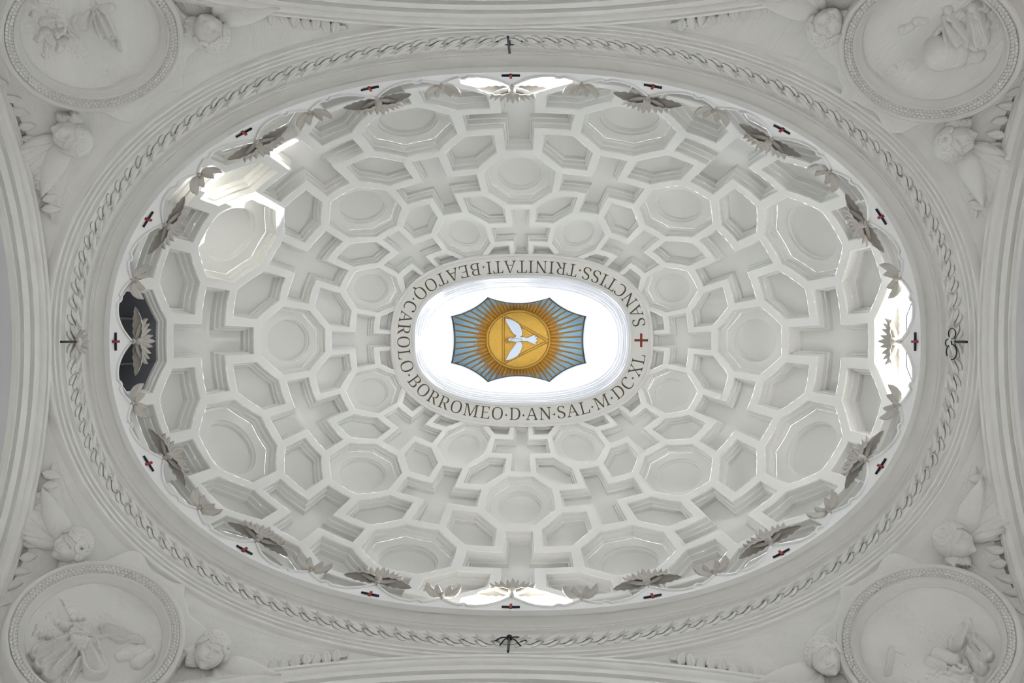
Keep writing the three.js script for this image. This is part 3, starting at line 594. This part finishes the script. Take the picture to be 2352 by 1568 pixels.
// ------------------------------------------------------------------ iron brackets at the ends of the axes
{
  const rod = (o, h0, h1, z) => part('rod', new THREE.CylinderGeometry(0.021, 0.021, h1 - h0, 10).translate(0, (h0 + h1) / 2 - 16.3, z), M.iron, o);
  const mk = (th, label) => { const o = root('iron_bracket'), f = ovalFrame(RA, RB, RN, th, 0.10); facing(o, f, 16.3); tag(o, label, 'bracket', 'iron brackets on the entablature'); return o; };
  const tube = (pts, r = 0.014) => new THREE.TubeGeometry(new THREE.CatmullRomCurve3(pts.map(v3)), 24, r, 6);
  const top = mk(PI / 2, 'black iron rod at the top of the oval entablature'); rod(top, 15.62, 16.5, 0.2); part('hook', tube([[0, 0.15, 0.08], [0, 0.2, 0.04], [0, 0.2, -0.04]], 0.02), M.iron, top);
  for (const s of [-1, 1]) part('stay', tube([[0, 0.16, 0.08], [s * 0.1, 0.2, 0.05], [s * 0.22, 0.18, 0.0]], 0.01), M.iron, top);
  const bot = mk(-PI / 2, 'black iron rod with star shaped stays at the bottom of the entablature'); rod(bot, 15.66, 16.3, 0.10); part('boss', new THREE.SphereGeometry(0.055, 12, 10).translate(0, 0.06, 0.11), M.iron, bot);
  for (const [x, y] of [[-0.27, 0.10], [0.30, 0.16], [-0.16, -0.08], [0.2, -0.1], [0, 0.32]]) part('stay', tube([[0, 0.06, 0.11], [x * 0.5, y * 0.6 + 0.03, 0.10], [x, y, 0.02]], 0.012), M.iron, bot);
  const lef = mk(PI, 'black iron rod with a leafy clump at the left of the entablature'); rod(lef, 15.84, 16.35, 0.09);
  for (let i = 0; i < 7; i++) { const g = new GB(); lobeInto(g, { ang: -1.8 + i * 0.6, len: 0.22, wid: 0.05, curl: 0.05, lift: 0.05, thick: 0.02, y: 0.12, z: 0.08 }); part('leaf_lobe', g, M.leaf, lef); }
  const rig = mk(0, 'black iron rod with wire loops at the right of the entablature'); rod(rig, 15.86, 16.3, 0.09);
  for (const [w, h, x, y] of [[0.13, 0.2, -0.17, 0.1], [0.09, 0.14, 0.14, 0.08], [0.07, 0.12, -0.02, 0.22]]) { const t = new THREE.TorusGeometry(1, 0.075, 6, 28).scale(w, h, 0.13).translate(x, y + 0.02, 0.1); part('wire_loop', t, M.iron, rig); }
}

// ------------------------------------------------------------------ relief medallions and cherubs on the pendentives
const onPend = (sx, sz, u, t, out = 0.07) => { const phi = atan2(sz * sin(u * PI / 2), sx * cos(u * PI / 2)); return pend(phi, t, out); };
function pendFrame(o, sx, sz, u, t, out) { // z into the church, y up the picture, x to its right
  const { p, n } = onPend(sx, sz, u, t, out), Y = new THREE.Vector3(0, 0, 1).addScaledVector(n, -n.z).normalize(), X = new THREE.Vector3().crossVectors(Y, n);
  o.quaternion.setFromRotationMatrix(new THREE.Matrix4().makeBasis(X, Y, n)); o.position.copy(p);
  return { X, Y, n, p };
}
function fitFrame(o, sx, sz, u0, t0, r, gap) { // the plane that best fits the pendentive around a point, clear of it by `gap`
  const F = pendFrame(o, sx, sz, u0, t0, 1e-6), P = [], c = F.p.clone();
  for (let i = 0; i <= 60; i++) for (let j = 0; j <= 30; j++) { const q = onPend(sx, sz, mix(0.05, 0.8, i / 60), j / 30, 0).p.sub(c); const x = q.dot(F.X), y = q.dot(F.Y); if (hypot(x, y) < r) P.push([x, y, q.dot(F.n)]); }
  let sxx = 0, sxy = 0, syy = 0, x1 = 0, y1 = 0, z1 = 0, xz = 0, yz = 0; const n = P.length;
  for (const [x, y, z] of P) { sxx += x * x; sxy += x * y; syy += y * y; x1 += x; y1 += y; z1 += z; xz += x * z; yz += y * z; }
  const A = new THREE.Matrix3().set(sxx, sxy, x1, sxy, syy, y1, x1, y1, n).invert(), k = new THREE.Vector3(xz, yz, z1).applyMatrix3(A);
  const top = P.map(([x, y, z]) => z - k.x * x - k.y * y - k.z).sort((a, b) => a - b)[floor(n * 0.93)];
  const N = F.n.clone().addScaledVector(F.X, -k.x).addScaledVector(F.Y, -k.y).normalize();
  const Y = new THREE.Vector3(0, 0, 1).addScaledVector(N, -N.z).normalize(), X = new THREE.Vector3().crossVectors(Y, N);
  c.addScaledVector(F.n, k.z).addScaledVector(N, top + gap);
  o.quaternion.setFromRotationMatrix(new THREE.Matrix4().makeBasis(X, Y, N)); o.position.copy(c);
  return { X, Y, n: N, p: c };
}
const capD = (x, y, a) => { const dx = a[2] - a[0], dy = a[3] - a[1], l2 = dx * dx + dy * dy, t = l2 ? clamp(((x - a[0]) * dx + (y - a[1]) * dy) / l2, 0, 1) : 0; return [hypot(x - a[0] - dx * t, y - a[1] - dy * t), mix(a[4], a[5], t), t]; };
const SCENES = { // strokes [x0, y0, x1, y1, r0, r1, folds] in the unit disc, x right and y up in the picture
  'top left': [['carved_figure', [[0.02, 0.42, 0.16, 0.12, 0.13, 0.17, 9], [0.16, 0.5, 0.05, 0.45, 0.09, 0.09, 0], [0.2, 0.1, 0.34, -0.12, 0.08, 0.05, 5], [0.1, 0.3, 0.32, 0.3, 0.05, 0.03, 0]]], ['carved_figure', [[-0.12, 0.38, -0.2, 0.16, 0.1, 0.14, 7], [-0.1, 0.52, -0.1, 0.51, 0.075, 0.075, 0], [-0.18, 0.3, -0.02, 0.2, 0.05, 0.04, 0]]], ['carved_tree', [[-0.42, 0.1, -0.28, 0.32, 0.022, 0.02, 0], [-0.42, 0.1, -0.2, 0.12, 0.02, 0.02, 0], [-0.42, 0.1, -0.3, -0.08, 0.02, 0.02, 0], [-0.42, 0.1, -0.62, 0.25, 0.02, 0.02, 0], [-0.3, -0.08, -0.16, -0.16, 0.03, 0.02, 0]]], ['carved_foliage', Array.from({ length: 46 }, (_, i) => { const a = 2.5 + (i * 0.37) % 1.5, r = 0.35 + ((i * 0.618) % 1) * 0.5, x = r * cos(a), y = r * sin(a) + 0.05; return [x, y, x + 0.05 * cos(i), y + 0.05 * sin(i), 0.04, 0.025, 0]; })], ['carved_figure', [[0.38, -0.08, 0.46, -0.2, 0.06, 0.05, 3], [0.36, 0.0, 0.37, 0.01, 0.05, 0.05, 0]]]],
  'top right': [['carved_figure', [[0.34, 0.36, 0.40, 0.02, 0.12, 0.2, 8], [0.34, 0.52, 0.35, 0.5, 0.08, 0.08, 0], [0.3, 0.3, 0.08, 0.12, 0.06, 0.04, 0]]], ['carved_figure', [[0.68, 0.3, 0.66, -0.06, 0.12, 0.16, 7], [0.68, 0.46, 0.68, 0.45, 0.08, 0.08, 0]]], ['carved_rock', [[0.14, -0.16, 0.3, -0.2, 0.28, 0.25, 0], [0.5, -0.3, 0.6, -0.32, 0.14, 0.12, 0]]], ['carved_foliage', Array.from({ length: 30 }, (_, i) => { const x = 0.45 + ((i * 0.618) % 1) * 0.42, y = 0.1 + ((i * 0.37) % 1) * 0.35; return [x, y, x + 0.05 * cos(i), y + 0.05 * sin(i), 0.045, 0.03, 0]; })], ['carved_cloud', [[-0.3, 0.34, -0.2, 0.36, 0.1, 0.08, 0], [-0.1, 0.42, 0, 0.4, 0.09, 0.08, 0]]]],
  'bottom left': [['carved_figure', [[-0.3, 0.0, -0.12, -0.14, 0.16, 0.17, 6], [-0.16, 0.13, -0.15, 0.12, 0.1, 0.1, 0], [-0.12, -0.1, -0.12, -0.55, 0.15, 0.2, 8], [-0.05, 0.02, 0.24, 0.02, 0.06, 0.04, 0]]], ['carved_drapery', [[-0.42, 0.02, -0.82, -0.08, 0.13, 0.12, 7], [-0.42, -0.1, -0.8, -0.28, 0.12, 0.12, 7], [-0.4, -0.22, -0.72, -0.48, 0.11, 0.12, 6], [-0.3, -0.36, -0.5, -0.62, 0.1, 0.1, 6]]], ['carved_figure', [[0.2, 0.12, 0.36, -0.04, 0.1, 0.14, 6], [0.16, 0.22, 0.17, 0.22, 0.07, 0.07, 0], [0.36, -0.04, 0.62, -0.2, 0.12, 0.08, 6]]], ['carved_foliage', Array.from({ length: 40 }, (_, i) => { const a = 1.9 + (i * 0.37) % 1.1, r = 0.5 + ((i * 0.618) % 1) * 0.38, x = r * cos(a), y = r * sin(a) - 0.05; return [x, y, x + 0.07 * cos(i), y + 0.05 * sin(i), 0.045, 0.03, 0]; })], ['carved_cloud', [[0.3, -0.4, 0.6, -0.36, 0.12, 0.1, 0], [0.5, -0.55, 0.7, -0.45, 0.12, 0.1, 0]]]],
  'bottom right': [['carved_figure', [[0.46, 0.48, 0.47, 0.46, 0.075, 0.075, 0], [0.42, 0.34, 0.36, 0.12, 0.1, 0.11, 5], [0.36, 0.12, 0.3, -0.02, 0.08, 0.06, 3], [0.44, 0.32, 0.56, 0.2, 0.05, 0.04, 0], [0.36, 0.3, 0.26, 0.16, 0.045, 0.035, 0]]], ['carved_drapery', [[0.62, 0.2, 0.8, 0.0, 0.1, 0.1, 6], [0.6, 0.0, 0.78, -0.22, 0.1, 0.1, 6]]], ['carved_column', [[-0.46, -0.24, -0.44, -0.62, 0.07, 0.08, 3], [-0.46, -0.22, -0.3, -0.26, 0.05, 0.04, 0]]], ['carved_foliage', Array.from({ length: 44 }, (_, i) => { const x = -0.2 + ((i * 0.618) % 1) * 0.95, y = -0.38 - ((i * 0.37) % 1) * 0.4 + 0.25 * x; return [x, y, x + 0.06 * cos(i), y + 0.05 * sin(i), 0.045, 0.03, 0]; })], ['carved_cloud', [[0.2, -0.16, 0.4, -0.18, 0.14, 0.1, 0], [0.1, -0.3, 0.25, -0.34, 0.1, 0.1, 0]]]],
};
const MED = 1.30;
function medallion(where, sx, sz, label) {
  const o = root('relief_medallion'), F = fitFrame(o, sx, sz, ...{ 'top left': [0.411, 0.50], 'top right': [0.395, 0.43], 'bottom left': [0.402, 0.445], 'bottom right': [0.398, 0.44] }[where], MED * 1.02, 0.17); tag(o, label, 'relief', 'relief medallions on the pendentives');
  const R = MED, lg = (pts) => new THREE.LatheGeometry(pts.map(([r, z]) => new THREE.Vector2(r * R, z)), 112).rotateX(PI / 2);
  part('outer_frame', lg([[1.03, -0.6], [1.0, 0.03], [0.995, 0.06], [0.98, 0.08], [0.955, 0.085], [0.935, 0.07], [0.925, 0.05], [0.92, 0.045]]), M.stucco, o);
  part('leaf_band', lg([[0.92, 0.045], [0.905, 0.055], [0.88, 0.05], [0.86, 0.03], [0.845, 0.0], [0.84, -0.01]]), M.stucco, o);
  const bead = new THREE.SphereGeometry(0.023, 7, 5).scale(1, 1.35, 0.9), G = new GB();
  for (let i = 0; i < 116; i++) { const a = i / 116 * TAU; for (const [r, z, k] of [[0.905, 0.058, 0], [0.872, 0.045, 0.5], [0.85, 0.012, 0]]) { const b = (i + k) / 116 * TAU; G.add(bead.clone().rotateZ(b).translate(R * r * cos(b), R * r * sin(b), z)); } }
  const bs = part('leaf_beads', G, M.stucco, o); bs.userData.kind = 'stuff';
  part('inner_frame', lg([[0.84, -0.01], [0.838, 0.02], [0.825, 0.035], [0.81, 0.03], [0.80, 0.0], [0.785, -0.05], [0.765, -0.09], [0.755, -0.11], [0.75, -0.19]]), M.stucco, o);
  // collar with two lobes and a point touching the ring
  const toRing = new THREE.Vector3(-F.p.x, 6, -F.p.z), up = atan2(toRing.dot(F.Y), toRing.dot(F.X)), sh = [], col = (al) => { const a = abs(al); return R * (1.0 + 0.20 * exp(-pow(a / 0.09, 1.4)) + 0.10 * exp(-pow((a - 0.2) / 0.16, 2)) + 0.27 * exp(-pow((a - 0.62) / 0.2, 2)) - 0.02); };
  for (let i = 0; i <= 90; i++) { const al = mix(-1.05, 1.05, i / 90), r = max(R * 0.985, col(al)); sh.push(new THREE.Vector2(r * cos(up + al), r * sin(up + al))); }
  for (let i = 40; i >= 0; i--) { const al = mix(-1.05, 1.05, i / 40); sh.push(new THREE.Vector2(0.97 * R * cos(up + al), 0.97 * R * sin(up + al))); }
  part('collar', new THREE.ExtrudeGeometry(new THREE.Shape(sh), { depth: 0.22, bevelEnabled: true, bevelSize: 0.04, bevelThickness: 0.05, bevelSegments: 4, curveSegments: 1 }).translate(0, 0, -0.26), M.stucco, o);
  // carved scene: one relief surface, split by what is carved
  const f = R * 0.76, na = 288, nr = 90, sc = SCENES[where], hs = [], ow = [];
  const at = (x, y) => {
    let best = 0, who = -1;
    sc.forEach(([, strokes], i) => { for (const s of strokes) { const [d, r, t] = capD(x, y, s); if (d < r) { let h = sqrt(r * r - d * d) * 0.85 + 0.02; if (s[6]) h += 0.03 * sin((d * sign((x - s[0]) * (s[3] - s[1]) - (y - s[1]) * (s[2] - s[0])) / r) * s[6] + t * 2) * min(1, h * 12); if (h > best) { best = h; who = i; } } } });
    const soft = 0.02 * noise.noise(x * 5 + sx * 3, y * 5 + sz * 2, 1.5) + 0.008 * noise.noise(x * 19, y * 19, sx + 4);
    return [who < 0 ? soft : best * 0.9 + soft, who];
  };
  for (let j = 0; j <= nr; j++) for (let i = 0; i <= na; i++) { const r = j / nr, a = i / na * TAU, [h, w] = at(r * cos(a), r * sin(a)); hs.push(h); ow.push(w); }
  const zOf = (r, h) => -0.18 + 1.9 * h * f * (1 - sstep(0.93, 1, r)) - 0.05 * (1 - r * r);
  const names = ['relief_ground', ...sc.map((s) => s[0])], bins = names.map(() => ({ p: [], i: [], map: new Map() }));
  const vert = (b, j, i) => { const key = j * (na + 1) + i; if (!b.map.has(key)) { const r = j / nr, a = i / na * TAU; b.map.set(key, b.p.length / 3); b.p.push(f * r * cos(a), f * r * sin(a), zOf(r, hs[key])); } return b.map.get(key); };
  for (let j = 0; j < nr; j++) for (let i = 0; i < na; i++) { const ks = [[j, i], [j, i + 1], [j + 1, i + 1], [j + 1, i]], w = max(...ks.map(([a, b]) => ow[a * (na + 1) + b])), b = bins[w + 1], v = ks.map(([a, c]) => vert(b, a, c)); b.i.push(v[0], v[2], v[1], v[0], v[3], v[2]); }
  bins.forEach((b, i) => { if (b.i.length) { const g = new GB(); g.p = b.p; g.i = b.i; g.n = new Array(b.p.length).fill(0); part(names[i], g, M.stucco, o); } });
  return o;
}
medallion('top left', -1, 1, 'round relief medallion with a carved bare tree, in the top left pendentive');
medallion('top right', 1, 1, 'round relief medallion with robed figures and a rock, in the top right pendentive');
medallion('bottom left', -1, -1, 'round relief medallion with fanned drapery and a seated figure, in the bottom left pendentive');
medallion('bottom right', 1, -1, 'round relief medallion with a small child figure, in the bottom right pendentive');

function makeCherub(shortSide) {
  const o = root('cherub');
  const face = new THREE.SphereGeometry(1, 128, 96), P = face.attributes.position;
  const gs = (x, y, cx, cy, sx, sy) => exp(-((x - cx) ** 2) / (2 * sx * sx) - ((y - cy) ** 2) / (2 * sy * sy));
  for (let i = 0; i < P.count; i++) {
    let x = P.getX(i), y = P.getY(i), z = P.getZ(i); const front = sstep(0.1, 0.5, z);
    let d = 0;
    d += 0.15 * gs(x, y, 0, -0.10, 0.055, 0.14) + 0.07 * (gs(x, y, 0.07, -0.22, 0.05, 0.045) + gs(x, y, -0.07, -0.22, 0.05, 0.045)); // nose
    d -= 0.20 * (gs(x, y, 0.33, 0.09, 0.13, 0.08) + gs(x, y, -0.33, 0.09, 0.13, 0.08));   // eye sockets
    d += 0.13 * (gs(x, y, 0.33, 0.08, 0.07, 0.045) + gs(x, y, -0.33, 0.08, 0.07, 0.045)); // eyeballs
    d += 0.07 * (gs(x, y, 0.33, 0.25, 0.17, 0.04) + gs(x, y, -0.33, 0.25, 0.17, 0.04));   // brows
    d += 0.11 * (gs(x, y, 0.46, -0.27, 0.18, 0.17) + gs(x, y, -0.46, -0.27, 0.18, 0.17)); // cheeks
    d += 0.09 * gs(x, y, 0, -0.41, 0.13, 0.035) - 0.13 * gs(x, y, 0, -0.465, 0.15, 0.016) + 0.09 * gs(x, y, 0, -0.52, 0.10, 0.035) - 0.06 * gs(x, y, 0, -0.60, 0.16, 0.03); // lips
    d += 0.13 * gs(x, y, 0, -0.76, 0.16, 0.10);                                            // chin
    const k = 1 + 1.7 * d * front; P.setXYZ(i, x * 0.19 * k * (1 - 0.08 * max(0, -y)), y * 0.235 * k, z * 0.2 * k);
  }
  face.computeVertexNormals(); const nod = (g) => (g instanceof GB ? g.geo() : g).translate(0, 0, -0.12).rotateY(-0.25 * shortSide).rotateX(0.62).translate(0, 0, 0.14); part('head', nod(face.translate(0, 0, 0.16)), M.stucco, o);
  for (const s of [-1, 1]) part('ear', nod(new THREE.TorusGeometry(0.04, 0.017, 8, 14).scale(0.7, 1.2, 1).rotateY(s * 0.9).translate(s * 0.19, 0.0, 0.13)), M.stucco, o);
  const hair = new GB(); let q = 5; const rr = () => (q = (q * 16807) % 2147483647) / 2147483647;
  for (let i = 0; i < 130; i++) { const a = rr() * TAU, e = Math.acos(rr()) * 0.95, x = sin(e) * cos(a), zz = sin(e) * sin(a), y = cos(e); if (zz > 0.5 && y < 0.62) continue; if (zz > 0.2 && y < 0.3) continue; const r = 0.035 + 0.03 * rr(); hair.add(new THREE.TorusGeometry(r, r * 0.5, 6, 10).lookAt(new THREE.Vector3(x, y, zz)).translate(x * 0.2, y * 0.24 + 0.01, zz * 0.21 + 0.15)); }
  part('hair', nod(hair), M.stucco, o);
  for (const s of [-1, 1]) {
    const w = new THREE.Group(); w.name = 'wing'; o.add(w); const sh = s === shortSide;
    const base = new GB(); lobeInto(base, { ang: s * (sh ? 2.35 : 1.36), len: sh ? 0.24 : 0.85, wid: sh ? 0.12 : 0.19, curl: 0.02, lift: 0.04, thick: 0.13, x: s * 0.12, y: -0.02, z: 0.02, blunt: 0.7, rib: 0 }); part('wing_arm', base, M.stucco, w);
    for (let i = 0; i < 8; i++) { const t = i / 7, g = new GB(); lobeInto(g, { ang: s * (sh ? mix(1.95, 2.75, t) : mix(1.32, 2.3, t)), len: sh ? mix(0.2, 0.26, t) : mix(1.5, 0.5, t), wid: mix(0.1, 0.07, t), curl: 0.06, lift: 0.05, thick: 0.05, x: s * (sh ? 0.06 : mix(0.26, 0.12, t)), y: -0.04 - 0.05 * t, z: 0.02 + 0.012 * (i % 2), blunt: 0.9, nu: 12, wave: 0.03 }); part('feather', g, M.stucco, w); }
  }
  return o;
}
{
  const protos = [makeCherub(1), makeCherub(-1)], firsts = [true, true];
  const spots = [['top left', -1, 1], ['top right', 1, 1], ['bottom left', -1, -1], ['bottom right', 1, -1]];
  for (const [where, sx, sz] of spots) for (const [u, t, side] of [[sx < 0 ? 0.287 : 0.272, 0.42, 'outer'], [sx < 0 ? 0.522 : 0.503, 0.60, 'inner']]) {
    const right = (side === 'outer' ? -sx * sz : sx * sz) > 0 ? 1 : 0, c = copy(protos[right], firsts[right]); firsts[right] = false; c.scale.setScalar(1.2);
    const { p, n } = onPend(sx, sz, u, t, 0.09);
    const up = new THREE.Vector3(-p.x * 0.4, 8, -p.z * 0.4); const Y = up.addScaledVector(n, -up.dot(n)).normalize(), X = new THREE.Vector3().crossVectors(Y, n);
    c.quaternion.setFromRotationMatrix(new THREE.Matrix4().makeBasis(X, Y, n)); c.position.copy(p);
    const nb = side === 'outer' ? (sx < 0 ? 'left' : 'right') : (sz > 0 ? 'top' : 'bottom');
    tag(c, `winged cherub head between the ${where} medallion and the ${nb} arch`, 'sculpture', 'cherub heads beside the medallions');
  }
}

renderer.render(scene, camera);
